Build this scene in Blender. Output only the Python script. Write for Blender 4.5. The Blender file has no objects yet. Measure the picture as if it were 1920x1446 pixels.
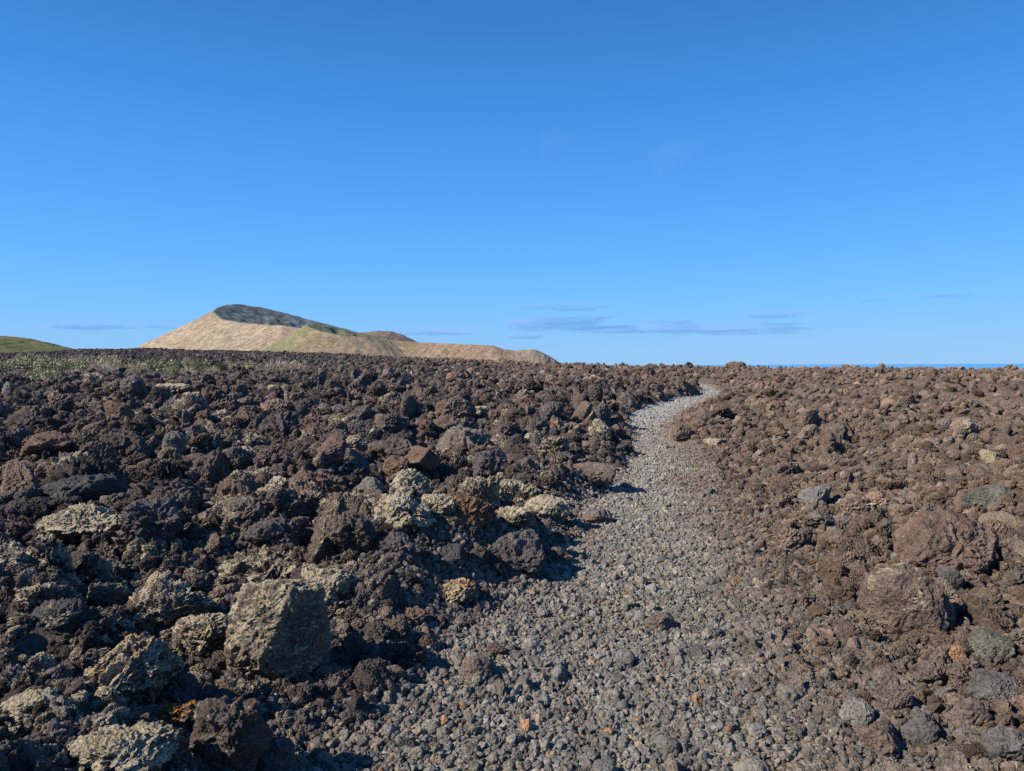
import bpy, bmesh, math, random
import numpy as np
from mathutils import Matrix, Vector

R = math.radians
scene = bpy.context.scene
COL = scene.collection
rs = np.random.RandomState(7)

# ------------------------------------------------------------------ noise
_perm = np.random.RandomState(11).permutation(4096).astype(np.int64)
_g3 = np.random.RandomState(12).normal(size=(4096, 3))
_g3 /= np.linalg.norm(_g3, axis=1)[:, None]


def _h(ix, iy, iz):
    return _perm[(ix + _perm[(iy + _perm[iz & 4095]) & 4095]) & 4095]


def pn3(x, y, z, seed=0):
    """gradient noise, about -0.8..0.8"""
    x = x + seed * 17.31; y = y + seed * 9.77; z = z + seed * 5.13
    fx, fy, fz = np.floor(x), np.floor(y), np.floor(z)
    ix, iy, iz = fx.astype(np.int64), fy.astype(np.int64), fz.astype(np.int64)
    x = x - fx; y = y - fy; z = z - fz
    u = x * x * x * (x * (x * 6 - 15) + 10)
    v = y * y * y * (y * (y * 6 - 15) + 10)
    w = z * z * z * (z * (z * 6 - 15) + 10)

    def g(a, b, c):
        G = _g3[_h(ix + a, iy + b, iz + c)]
        return G[:, 0] * (x - a) + G[:, 1] * (y - b) + G[:, 2] * (z - c)
    x00 = g(0, 0, 0); x00 = x00 + u * (g(1, 0, 0) - x00)
    x10 = g(0, 1, 0); x10 = x10 + u * (g(1, 1, 0) - x10)
    x01 = g(0, 0, 1); x01 = x01 + u * (g(1, 0, 1) - x01)
    x11 = g(0, 1, 1); x11 = x11 + u * (g(1, 1, 1) - x11)
    y0 = x00 + v * (x10 - x00)
    y1 = x01 + v * (x11 - x01)
    return (y0 + w * (y1 - y0)) * 1.5


def pn2(x, y, seed=0):
    x = x + seed * 17.31; y = y + seed * 9.77
    fx, fy = np.floor(x), np.floor(y)
    ix, iy = fx.astype(np.int64), fy.astype(np.int64)
    x = x - fx; y = y - fy
    u = x * x * x * (x * (x * 6 - 15) + 10)
    v = y * y * y * (y * (y * 6 - 15) + 10)

    def g(a, b):
        A = _perm[(ix + a + _perm[(iy + b) & 4095]) & 4095] * (2 * math.pi / 4096)
        return np.cos(A) * (x - a) + np.sin(A) * (y - b)
    a0 = g(0, 0); a0 = a0 + u * (g(1, 0) - a0)
    a1 = g(0, 1); a1 = a1 + u * (g(1, 1) - a1)
    return (a0 + v * (a1 - a0)) * 1.5


def fbm2(x, y, oct=3, seed=0):
    s = 0; a = 1.0
    for k in range(oct):
        s = s + a * pn2(x * 2 ** k, y * 2 ** k, seed + k)
        a *= .5
    return s


def S(a, b, x):
    t = np.clip((np.asarray(x, float) - a) / (b - a), 0, 1)
    return t * t * (3 - 2 * t)


# ------------------------------------------------------------------ camera
F = 1333.0                       # focal length in photograph pixels (1920 wide)
PITCH, ROLL = R(1.70), -0.0055
EYE = np.array([0.0, 0.0, 1.6])
cam = bpy.data.cameras.new('camera')
cam.sensor_width = 36; cam.lens = 36 * F / 1920
cam.clip_start = .05; cam.clip_end = 60000
co = bpy.data.objects.new('camera', cam); COL.objects.link(co)
M3 = Matrix.Rotation(R(90) - PITCH, 3, 'X') @ Matrix.Rotation(ROLL, 3, 'Z')
co.matrix_world = Matrix.Translation(EYE) @ M3.to_4x4()
scene.camera = co
CM = np.array(M3)


def ray(u, v):
    d = CM @ np.array([(u - 960) / F, -(v - 723) / F, -1.0])
    return d / d[1]              # scaled so that y (depth) = 1


def proj(P):
    """world -> photograph pixels; returns u, v, depth"""
    q = (np.asarray(P, float) - EYE) @ CM
    z = np.maximum(-q[..., 2], 1e-6)
    return 960 + F * q[..., 0] / z, 723 - F * q[..., 1] / z, -q[..., 2]


# ------------------------------------------------------------------ terrain
PY = np.array([-5, 0, 2.0, 2.82, 3.46, 4.13, 5.13, 6.75, 8.67, 10.9, 12.85, 15.7, 18.4, 22.2, 26.3, 32.3, 36.8, 41.8, 49.6, 57, 64])
PL = np.array([-1.6, -1.25, -.9, -.72, -.52, -.25, .10, .58, 1.1, 1.68, 2.2, 2.68, 3.05, 3.85, 5.1, 7.5, 9.9, 11.3, 12.8, 14.3, 16.])
PR = np.array([1.0, 1.0, 1.0, 1.08, 1.15, 1.25, 1.45, 1.85, 2.3, 2.8, 3.2, 3.5, 4.0, 5.2, 6.8, 9.1, 11.0, 12.3, 13.8, 15.1, 16.1])


def lat(x, y):
    w = .12 * pn2(x * 1.3, y * 1.3, 40) + .10 * pn2(x * .5, y * .5, 41)
    xl = np.interp(y, PY, PL) + w
    xr = np.interp(y, PY, PR) + w
    end = np.maximum(y - 62, 0) * .5
    return xl - x + end, x - xr + end


SKU = np.array([-400, 0, 160, 280, 490, 640, 740, 850, 960, 1040, 1200, 1300, 1500, 1700, 1900, 2300])
SKE = np.array([26, 26, 33, 32, 26, 18.5, 11.5, 7.5, 4.5, -.5, -9.5, -13, -13, -14.5, -17.5, -19.])
SKT = (SKU - 960) / F
DCT = np.array([-1.2, -.3, 0, .18, 1.2])
DCD = np.array([430, 430, 280, 130, 125.])


def macro(x, y):
    dl, dr = lat(x, y)
    r = np.hypot(x, y)
    t = np.clip(x / np.maximum(y, .3), -1.3, 1.3)
    L = np.where(dl > 0, .10 * np.exp(-((dl - .75) / .45) ** 2) + .14 * S(-.1, .6, dl) + .13 * S(.5, 3.0, dl) + .26 * S(7, 38, y) * S(0, 7, dl), 0)
    fy = S(9, 17, y)
    Rr = np.where(dr > 0, (.04 + .16 * fy) * S(0, .8, dr) + .17 * S(.8, 5, dr) + .12 * S(8, 40, y) * S(0, 6, dr), 0)
    z = L + Rr
    dc = np.interp(t, DCT, DCD)
    zc = 1.6 + np.interp(t, SKT, SKE) / F * dc
    f = np.clip((y - 42) / (dc - 42), 0, 1)
    pw = 1.0 + .35 * S(.15, .3, -t)
    z = z + (zc - z) * f ** pw
    z = z - .30 * S(44, 60, y) * (1 - S(110, 150, y)) * S(.24, .34, -t)
    z = np.where(y > dc, zc - .045 * (y - dc), z)
    return np.maximum(z, -60.)


def sandmask(x, y):
    t = x / np.maximum(y, .3)
    n = .05 * pn2(x * .05, y * .05, 60) + .02 * pn2(x * .3, y * .3, 61)
    a = S(.36, .40, -t + n) * S(60, 66, y + 90 * n) * (1 - S(92, 104, y + 120 * n)) * (1 - S(.50, .56, -t + n))
    # small fine-gravel clearings inside the rubble, left
    b = np.exp(-(((x + 4.9) / .75) ** 2 + ((y - 7.3) / .33) ** 2))
    c = np.exp(-(((x + 27.0) / 4.) ** 2 + ((y - 40.0) / 2.6) ** 2))
    return np.clip(np.maximum(a, np.maximum(S(.35, .6, b), S(.35, .6, c))), 0, 1)


def rubmask(x, y):
    dl, dr = lat(x, y); fy = S(9, 17, y)
    m = np.where(dl > 0, S(-.05, .8, dl), np.where(dr > 0, .10 * S(0, .4, dr) + .60 * S(.4 - .4 * fy, 4.5 - 3.6 * fy, dr) + .25 * S(4 - 3 * fy, 12 - 8 * fy, dr), 0))
    return m * (1 - sandmask(x, y))


def height(x, y):
    x = np.atleast_1d(np.asarray(x, float)); y = np.atleast_1d(np.asarray(y, float))
    r = np.hypot(x, y)
    m = rubmask(x, y)
    z = macro(x, y)
    rel = .34 * fbm2(x / 1.7, y / 1.7, 2, 3) + .10 * (.45 - np.abs(pn2(x / .75, y / .75, 5)) * 1.6) \
        + .05 * (.4 - np.abs(pn2(x / .3, y / .3, 6)) * 1.5) + .022 * pn2(x / .12, y / .12, 7)
    big = .34 * fbm2(x / 7, y / 7, 2, 8) * S(6, 24, r) + .14 * pn2(x / 3.1, y / 3.1, 26) * S(3, 9, r) + .8 * fbm2(x / 30, y / 30, 2, 9) * S(70, 200, r) * S(.0, .3, -x / np.maximum(y, .3))
    far = .35 * (.4 - np.abs(pn2(x / 3.2, y / 3.2, 10)) * 1.5) * S(25, 70, r)
    z = z + m * (rel + far) + big * np.minimum(m * 1.4, 1)
    z = z - .035 * (1 - np.minimum(m * 3, 1)) + .012 * pn2(x / .4, y / .4, 15)
    return z


def path_top(x, y):
    """upper side of the trodden path sheet; far below where there is no path"""
    xl = np.interp(y, PY, PL) - .25; xr = np.interp(y, PY, PR) + .45
    s = (x - xl) / (xr - xl); edge = np.minimum(s, 1 - s)
    z = macro(x, y) + .012 * pn2(x / .4, y / .4, 15) - .012 + .014 * fbm2(x / .12, y / .12, 2, 16) - .09 * (1 - S(0, .06, edge)) - .02 * np.exp(-((s - .5) / .25) ** 2)
    return np.where((edge > 0) & (y < 63.5), z, -99.)


def at(u, v):
    """first point of the terrain along the sight line of a photograph pixel"""
    d = ray(u, v)
    ys = np.geomspace(1.5, 500, 1400)
    P = EYE[None] + ys[:, None] * d[None]
    h = height(P[:, 0], P[:, 1])
    k = np.argmax(P[:, 2] < h)
    return P[k]


# ------------------------------------------------------------------ materials
class NT:
    def __init__(self, mat):
        self.t = mat.node_tree; self.n = self.t.nodes; self.l = self.t.links

    def add(self, typ, **kw):
        n = self.n.new(typ)
        for k, v in kw.items():
            if k.startswith('i_'):
                key = k[2:]
                n.inputs[int(key) if key.isdigit() else key.replace('_', ' ')].default_value = v
            else:
                setattr(n, k, v)
        return n

    def link(self, a, b):
        self.l.new(a, b)

    def math(self, op, a, b=None, c=None, clamp=False):
        n = self.n.new('ShaderNodeMath'); n.operation = op; n.use_clamp = clamp
        for i, v in enumerate((a, b, c)):
            if v is None: continue
            if isinstance(v, (int, float)): n.inputs[i].default_value = v
            else: self.l.new(v, n.inputs[i])
        return n.outputs[0]

    def noise(self, vec, scale, detail=4, rough=.6, dist=0):
        n = self.add('ShaderNodeTexNoise')
        n.inputs['Scale'].default_value = scale; n.inputs['Detail'].default_value = detail
        n.inputs['Roughness'].default_value = rough; n.inputs['Distortion'].default_value = dist
        self.l.new(vec, n.inputs['Vector'])
        return n.outputs['Fac']

    def ramp(self, v, a, b, lo=0., hi=1.):
        n = self.n.new('ShaderNodeMapRange'); n.interpolation_type = 'SMOOTHSTEP'
        n.inputs[1].default_value = a; n.inputs[2].default_value = b
        n.inputs[3].default_value = lo; n.inputs[4].default_value = hi
        self.l.new(v, n.inputs[0])
        return n.outputs[0]

    def mix(self, f, a, b, mode='MIX'):
        n = self.n.new('ShaderNodeMix'); n.data_type = 'RGBA'; n.blend_type = mode
        for sock, v in ((n.inputs[0], f), (n.inputs[6], a), (n.inputs[7], b)):
            if isinstance(v, (int, float)): sock.default_value = v
            elif isinstance(v, tuple): sock.default_value = (*v, 1)
            else: self.l.new(v, sock)
        return n.outputs[2]

    def scalecol(self, col, f):
        n = self.n.new('ShaderNodeVectorMath'); n.operation = 'SCALE'
        self.l.new(col, n.inputs[0])
        if isinstance(f, (int, float)): n.inputs['Scale'].default_value = f
        else: self.l.new(f, n.inputs['Scale'])
        return n.outputs[0]


def newmat(name):
    m = bpy.data.materials.new(name); m.use_nodes = True
    nt = NT(m); nt.n.clear()
    out = nt.add('ShaderNodeOutputMaterial')
    b = nt.add('ShaderNodeBsdfPrincipled')
    b.inputs['Roughness'].default_value = .95
    b.inputs['Specular IOR Level'].default_value = .15
    nt.link(b.outputs[0], out.inputs['Surface'])
    return m, nt, b


def rock_material():
    m, nt, b = newmat('lava_rock_material')
    geo = nt.add('ShaderNodeNewGeometry')
    pos, nor = geo.outputs['Position'], geo.outputs['Normal']
    acol = nt.add('ShaderNodeAttribute', attribute_type='INSTANCER', attribute_name='tint').outputs['Vector']
    alich = nt.add('ShaderNodeAttribute', attribute_type='INSTANCER', attribute_name='lichen').outputs['Fac']
    aor = nt.add('ShaderNodeAttribute', attribute_type='INSTANCER', attribute_name='rust').outputs['Fac']
    sx = nt.add('ShaderNodeSeparateXYZ'); nt.link(nor, sx.inputs[0])
    n1 = nt.noise(pos, 5.0, 5, .6)
    n2 = nt.noise(pos, 55.0, 6, .7)
    n3 = nt.noise(pos, 14.0, 5, .65)
    f = nt.math('MULTIPLY', nt.ramp(n1, .3, .7, .72, 1.3), nt.ramp(n2, .25, .75, .55, 1.5))
    base = nt.scalecol(acol, f)
    # iron-red and ash-grey patches
    base = nt.mix(nt.ramp(n3, .52, .7, 0, .55), base, nt.scalecol(nt.mix(1.0, acol, (1.25, .95, .78), 'MULTIPLY'), f))
    gre = nt.noise(pos, 9.0, 5, .6, .5)
    base = nt.mix(nt.ramp(gre, .56, .7, 0, .5), base, nt.scalecol(nt.mix(1.0, acol, (.86, 1.0, 1.08), 'MULTIPLY'), f))
    # lichen crust
    ln = nt.noise(pos, 12.0, 8, .72, .3)
    lf = nt.noise(pos, 70.0, 4, .65)
    v = nt.math('ADD', ln, nt.math('MULTIPLY', sx.outputs[2], .13))
    v = nt.math('ADD', v, nt.math('MULTIPLY', nt.math('SUBTRACT', lf, .5), .42))
    v = nt.math('ADD', v, nt.math('MULTIPLY', nt.math('SUBTRACT', alich, 1.0), .42))
    lm = nt.ramp(v, .47, .525)
    lm = nt.math('MULTIPLY', lm, nt.ramp(alich, .02, .12))
    lc = nt.mix(nt.ramp(nt.noise(pos, 7.0, 3, .6), .42, .62), (.50, .41, .295), (.41, .345, .205))
    lc = nt.mix(nt.ramp(nt.noise(pos, 38.0, 3, .6), .5, .66, 0, .8), lc, (.56, .51, .42))
    lc = nt.scalecol(lc, nt.ramp(nt.noise(pos, 120., 3, .7), .3, .7, .5, 1.3))
    base = nt.mix(nt.math('MULTIPLY', lm, .9), base, lc)
    ws = nt.ramp(nt.math('ADD', nt.noise(pos, 22., 5, .7), nt.math('MULTIPLY', nt.noise(pos, 1.1, 2, .5), .35)), .845, .885)
    base = nt.mix(nt.math('MULTIPLY', ws, .8), base, (.50, .45, .38))
    # orange lichen spots
    on = nt.noise(pos, 16.0, 4, .7)
    om = nt.math('MULTIPLY', nt.ramp(nt.math('ADD', on, nt.math('MULTIPLY', sx.outputs[2], .22)), .66, .70), aor)
    base = nt.mix(om, base, (.55, .20, .02))
    nt.link(base, b.inputs['Base Color'])
    # crust: scoria pits and grain
    vo = nt.add('ShaderNodeTexVoronoi'); vo.inputs['Scale'].default_value = 60
    nt.link(pos, vo.inputs['Vector'])
    hgt = nt.math('ADD', nt.math('MULTIPLY', nt.noise(pos, 45., 8, .72), 1.0), nt.math('MULTIPLY', nt.ramp(vo.outputs['Distance'], 0, .55), .35))
    hgt = nt.math('ADD', hgt, nt.math('MULTIPLY', lm, .22))
    bp = nt.add('ShaderNodeBump'); bp.inputs['Strength'].default_value = 1.0; bp.inputs['Distance'].default_value = .028
    nt.link(hgt, bp.inputs['Height']); nt.link(bp.outputs[0], b.inputs['Normal'])
    return m


def ground_material(name, mode):
    m, nt, b = newmat(name)
    geo = nt.add('ShaderNodeNewGeometry'); pos = geo.outputs['Position']
    col = nt.add('ShaderNodeAttribute', attribute_name='tint').outputs['Color']
    n1 = nt.noise(pos, 1.4, 5, .6)
    n2 = nt.noise(pos, 26., 6, .7)
    n3 = nt.noise(pos, 7., 6, .7)
    f = nt.math('MULTIPLY', nt.ramp(n1, .3, .7, .8, 1.2), nt.ramp(n2, .3, .72, .55, 1.45))
    f = nt.math('MULTIPLY', f, nt.ramp(n3, .3, .7, .75, 1.25))
    if mode == 'path':
        vo = nt.add('ShaderNodeTexVoronoi'); vo.inputs['Scale'].default_value = 30
        nt.link(pos, vo.inputs['Vector'])
        rnd = nt.add('ShaderNodeSeparateXYZ'); nt.link(vo.outputs['Color'], rnd.inputs[0])
        f = nt.math('MULTIPLY', f, nt.ramp(rnd.outputs[0], 0, 1, .72, 1.28))
        hgt = nt.math('SUBTRACT', nt.math('MULTIPLY', n2, .5), vo.outputs['Distance'])
        d = .03
    else:
        hgt = nt.math('ADD', n2, nt.math('MULTIPLY', n3, 1.2)); d = .05
    nt.link(nt.scalecol(col, f), b.inputs['Base Color'])
    bp = nt.add('ShaderNodeBump'); bp.inputs['Strength'].default_value = .8; bp.inputs['Distance'].default_value = d
    nt.link(hgt, bp.inputs['Height']); nt.link(bp.outputs[0], b.inputs['Normal'])
    return m


ROCK = rock_material()
GROUND = ground_material('ground_material', 'ground')
PATHM = ground_material('path_material', 'path')


# ------------------------------------------------------------------ mesh helpers
def mesh_from(name, V, Fc, mat, smooth=True):
    V = np.asarray(V, np.float32); Fc = np.asarray(Fc, np.int32)
    k = Fc.shape[1]
    me = bpy.data.meshes.new(name)
    me.vertices.add(len(V)); me.vertices.foreach_set('co', V.ravel())
    me.loops.add(Fc.size); me.loops.foreach_set('vertex_index', Fc.ravel())
    me.polygons.add(len(Fc))
    me.polygons.foreach_set('loop_start', np.arange(0, Fc.size, k, dtype=np.int32))
    if smooth: me.polygons.foreach_set('use_smooth', np.ones(len(Fc), bool))
    me.update(calc_edges=True)
    if mat: me.materials.append(mat)
    return me


def put(name, me, loc=(0, 0, 0)):
    o = bpy.data.objects.new(name, me); COL.objects.link(o); o.location = loc
    return o


def tag(o, label=None, cat=None, group=None, kind=None):
    if label: o['label'] = label
    if cat: o['category'] = cat
    if group: o['group'] = group
    if kind: o['kind'] = kind
    return o


def colattr(me, name, C):
    a = me.color_attributes.new(name, 'FLOAT_COLOR', 'POINT')
    C4 = np.ones((len(C), 4), np.float32); C4[:, :3] = C
    a.data.foreach_set('color', C4.ravel())


def floatattr(me, name, A):
    a = me.attributes.new(name, 'FLOAT', 'POINT'); a.data.foreach_set('value', np.asarray(A, np.float32))


def grid_faces(nr, nc, wrap=False):
    i, j = np.meshgrid(np.arange(nr - 1), np.arange(nc if wrap else nc - 1), indexing='ij')
    j2 = (j + 1) % nc
    return np.stack([i * nc + j, i * nc + j2, (i + 1) * nc + j2, (i + 1) * nc + j], -1).reshape(-1, 4)


# ------------------------------------------------------------------ ground sheet
def region_tint(x, y):
    """own colour of the lava: dark grey-brown left, redder brown right, purple-grey far left"""
    dl, dr = lat(x, y)
    n = pn2(x / 2.5, y / 2.5, 30) * .5 + pn2(x / .9, y / .9, 31) * .3
    left = np.array([.102, .080, .070]); right = np.array([.160, .116, .090]); far = np.array([.076, .062, .064])
    w = S(-.4, 1.5, dr + n)
    r = np.hypot(x, y)
    w = np.maximum(w, .55 * S(16, 45, r) * S(-.12, .12, x / np.maximum(y, .3)))
    c = left * (1 - w)[..., None] + right * w[..., None]
    f = S(70, 170, r) * S(-.02, .22, -x / np.maximum(y, .3))
    return c * (1 - f)[..., None] + far * f[..., None]


def build_ground():
    az = np.concatenate([np.linspace(-180, -58, 40, endpoint=False), np.linspace(-58, 56, 760), np.linspace(56, 180, 40, endpoint=False)[1:]])
    rr = np.concatenate([[0.02], np.geomspace(.35, 900, 860), np.geomspace(1000, 4000, 8)])
    A, D = np.meshgrid(R(1) * az, rr)
    X = (D * np.sin(A)).ravel(); Y = (D * np.cos(A)).ravel()
    Z = height(X, Y)
    jit = (rs.rand(len(X)) - .5) * np.clip(D.ravel() * .0035, 0, .35) * np.minimum(rubmask(X, Y), 1) * (D.ravel() < 520)
    V = np.stack([X, Y, Z + jit], 1)
    me = mesh_from('ground', V, grid_faces(len(rr), len(az), True)[:, ::-1], GROUND)
    C = region_tint(X, Y) * .85
    s = sandmask(X, Y)[:, None]
    C = C * (1 - s) + np.array([.055, .052, .055]) * s
    colattr(me, 'tint', C)
    o = put('ground', me); tag(o, kind='structure')


def build_path():
    ys = np.concatenate([np.arange(-2, 2, .06), np.arange(2, 9, .016), np.geomspace(9, 63.5, 420)])
    ss = np.linspace(0, 1, 170)
    Yg, Sg = np.meshgrid(ys, ss, indexing='ij')
    xl = np.interp(Yg, PY, PL) - .25; xr = np.interp(Yg, PY, PR) + .45
    X = (xl + (xr - xl) * Sg).ravel(); Y = Yg.ravel(); s = Sg.ravel()
    edge = np.minimum(s, 1 - s)
    Z = macro(X, Y) + .012 * pn2(X / .4, Y / .4, 15) - .012 + .014 * fbm2(X / .12, Y / .12, 2, 16) - .09 * (1 - S(0, .06, edge)) \
        - .02 * np.exp(-((s - .5) / .25) ** 2)
    me = mesh_from('path', np.stack([X, Y, Z], 1), grid_faces(len(ys), len(ss)), PATHM)
    if me.polygons[0].normal.z < 0: me.flip_normals()
    r = np.hypot(X, Y)
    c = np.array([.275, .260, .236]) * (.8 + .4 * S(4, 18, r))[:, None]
    n = S(.1, .5, pn2(X / .8, Y / .8, 18))[:, None] * (1 - S(4.5, 7, r))[:, None]
    c = c * (1 - n) + np.array([.20, .155, .10]) * n
    g = S(.52, .80, s - .15 * (1 - S(4.5, 8, Y)) + .12 * pn2(X, Y, 19))[:, None]
    c = c * (1 - g) + np.array([.20, .156, .12]) * g
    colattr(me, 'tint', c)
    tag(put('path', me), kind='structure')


# ------------------------------------------------------------------ rocks
_ico = {}


def ico(level):
    if level not in _ico:
        bm = bmesh.new(); bmesh.ops.create_icosphere(bm, subdivisions=level, radius=1)
        V = np.array([v.co[:] for v in bm.verts]); Fc = np.array([[v.index for v in f.verts] for f in bm.faces])
        bm.free(); V /= np.linalg.norm(V, axis=1)[:, None]
        _ico[level] = (V, Fc)
    return _ico[level]


def rock_shape(seed, level=5, ang=.5, lump=1., rough=1., dims=None, faces=None, spiny=0.):
    """a faceted core brought to its proportions first, then crusted evenly, so that flat stones get no stretched layers"""
    N, Fc = ico(level)
    g = np.random.RandomState(seed)
    K = g.randint(7, 14)
    p = g.normal(size=(K, 3)); p /= np.linalg.norm(p, axis=1)[:, None]
    off = g.uniform(.55, .95, K)
    k = 5 + 22 * ang
    acc = np.full(len(N), 1.12 ** -k)
    for q, o in zip(p, off):
        acc += (np.clip(N @ q, 0, None) / o) ** k
    if faces is not None:
        acc = np.full(len(N), 1.12 ** -k)
        for *q, o in faces:
            q = np.array(q) / np.linalg.norm(q); acc += (np.clip(N @ q, 0, None) / o) ** k
    V = N * (acc ** (-1 / k))[:, None]
    if dims is None: dims = g.uniform(.78, 1.15, 3)
    dims = np.asarray(dims, float); dims = dims / np.prod(dims) ** (1 / 3)
    V = norm_box(V) * .92 * dims
    Nn = N / dims; Nn /= np.linalg.norm(Nn, axis=1)[:, None]
    o3 = g.uniform(0, 200, 3)
    W0 = V + o3
    wx = pn3(W0[:, 0] * 2.2, W0[:, 1] * 2.2, W0[:, 2] * 2.2, 11); wy = pn3(W0[:, 0] * 2.2, W0[:, 1] * 2.2, W0[:, 2] * 2.2, 12)
    W0 = W0 + .16 * np.stack([wx, wy, wx - wy], 1)
    thin = min(1.0, float(dims.min()) * 1.25)

    def n3(f, sd):
        W = W0 * f
        return pn3(W[:, 0], W[:, 1], W[:, 2], sd)
    d = lump * thin * (.28 * n3(1.2, 0) + .24 * (.33 - 1.3 * np.abs(n3(2.3, 1))))
    d += rough * (.15 * (.33 - 1.4 * np.abs(n3(4.4, 2))) + .10 * n3(8.0, 3) + .075 * (.3 - 1.3 * np.abs(n3(14, 4))))
    if spiny:
        d += spiny * (.26 * np.clip(1 - 2.2 * np.abs(n3(2.9, 21)), 0, 1) ** 2 + .16 * np.clip(1 - 2.2 * np.abs(n3(6.3, 22)), 0, 1) ** 2 - .10)
    pit = n3(9.5, 8); d -= rough * .10 * np.clip(pit - .22, 0, .35) / .35
    if level >= 6: d += rough * (.042 * n3(28, 5) + (.024 * n3(54, 6) if level >= 7 else 0))
    V = V + Nn * d[:, None]
    return V, Fc


def norm_box(V):
    lo, hi = V.min(0), V.max(0)
    return (V - (lo + hi) / 2) / ((hi - lo) / 2)


def build_protos():
    P = []
    for i in range(18):
        fam = i % 3                       # clinker, fractured block, spiny crust
        g = np.random.RandomState(i + 900)
        if fam == 0: V, Fc = rock_shape(100 + i, 6, .35, 1.0, 1.1, g.uniform(.75, 1.2, 3), None, .35)
        elif fam == 1: V, Fc = rock_shape(100 + i, 6, .97, .40, .55, g.uniform(.6, 1.35, 3) if i % 2 else np.array([1.35, 1.0, .5]), None, .25)
        else: V, Fc = rock_shape(100 + i, 6, .7, .7, .9, g.uniform(.65, 1.3, 3), None, 1.0)
        V = norm_box(V) * np.clip(np.ptp(V, 0) / np.ptp(V, 0).mean(), .65, 1.3)
        P.append(mesh_from('lava_rock', V, Fc, ROCK))
    Q = []
    for i in range(10):
        V, Fc = rock_shape(300 + i, 4, [.3, .6][i % 2], .7, .45)
        V = norm_box(V) * np.random.RandomState(50 + i).uniform(.75, 1.1, 3)
        Q.append(mesh_from('pebble', V, Fc, ROCK))
    return P, Q


def hidden_collection(name, meshes):
    c = bpy.data.collections.new(name)
    for i, me in enumerate(meshes):
        o = bpy.data.objects.new('%s_%02d' % (me.name.split('.')[0], i), me)
        c.objects.link(o)
    return c


def scatter_object(name, coll, P, rot, scl, idx, tint, lich, rust=None):
    me = bpy.data.meshes.new(name)
    me.vertices.add(len(P)); me.vertices.foreach_set('co', np.asarray(P, np.float32).ravel())

    def vec(nm, A):
        a = me.attributes.new(nm, 'FLOAT_VECTOR', 'POINT'); a.data.foreach_set('vector', np.asarray(A, np.float32).ravel())
    vec('rot', rot); vec('scl', scl); vec('tint', tint)
    floatattr(me, 'lichen', lich); floatattr(me, 'rust', np.zeros(len(P)) if rust is None else rust)
    a = me.attributes.new('idx', 'INT', 'POINT'); a.data.foreach_set('value', np.asarray(idx, np.int32))
    o = put(name, me)
    ng = bpy.data.node_groups.new(name, 'GeometryNodeTree')
    ng.interface.new_socket('Geometry', in_out='INPUT', socket_type='NodeSocketGeometry')
    ng.interface.new_socket('Geometry', in_out='OUTPUT', socket_type='NodeSocketGeometry')
    N = ng.nodes; L = ng.links
    gi, go = N.new('NodeGroupInput'), N.new('NodeGroupOutput')
    iop = N.new('GeometryNodeInstanceOnPoints'); ci = N.new('GeometryNodeCollectionInfo')
    ci.inputs[0].default_value = coll; ci.inputs['Separate Children'].default_value = True; ci.inputs['Reset Children'].default_value = True

    def na(nm, t):
        n = N.new('GeometryNodeInputNamedAttribute'); n.data_type = t; n.inputs[0].default_value = nm
        return n.outputs[0]
    e2r = N.new('FunctionNodeEulerToRotation')
    L.new(na('rot', 'FLOAT_VECTOR'), e2r.inputs[0])
    L.new(gi.outputs[0], iop.inputs['Points']); L.new(ci.outputs[0], iop.inputs['Instance'])
    iop.inputs['Pick Instance'].default_value = True
    L.new(na('idx', 'INT'), iop.inputs['Instance Index']); L.new(e2r.outputs[0], iop.inputs['Rotation'])
    L.new(na('scl', 'FLOAT_VECTOR'), iop.inputs['Scale'])
    L.new(iop.outputs[0], go.inputs[0])
    m = o.modifiers.new('scatter', 'NODES'); m.node_group = ng
    return o


PAL_L = np.array([[.094, .082, .079], [.128, .099, .084], [.164, .118, .090], [.180, .114, .090], [.112, .103, .103]])
PAL_R = np.array([[.168, .122, .094], [.154, .124, .104], [.186, .122, .094], [.134, .125, .114], [.176, .141, .110]])
PAL_G = np.array([[.280, .261, .231], [.296, .262, .218], [.210, .197, .181], [.322, .284, .226], [.266, .254, .234]])


def lichen_zone(x, y):
    """where lichen grows thickly: the left rubble near the path"""
    dl, dr = lat(x, y)
    n = .45 + 1.1 * pn2(x / 1.9, y / 1.9, 50) + .5 * np.exp(-((x + .35) ** 2 + ((y - 7.6) / 1.3) ** 2) / 1.1) + .35 * np.exp(-((x + 2.2) ** 2 + (y - 3.6) ** 2) / 1.2)
    return np.clip(n, 0, 1) * np.where(dl > 0, 1 - .65 * S(9, 24, np.hypot(x, y)), .35)


def wedge(n, d0, d1, a=50):
    d = np.sqrt(d0 ** 2 + (d1 ** 2 - d0 ** 2) * rs.rand(n)); t = R(1) * (rs.rand(n) * 2 - 1) * a
    return d * np.sin(t), d * np.cos(t)


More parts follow.
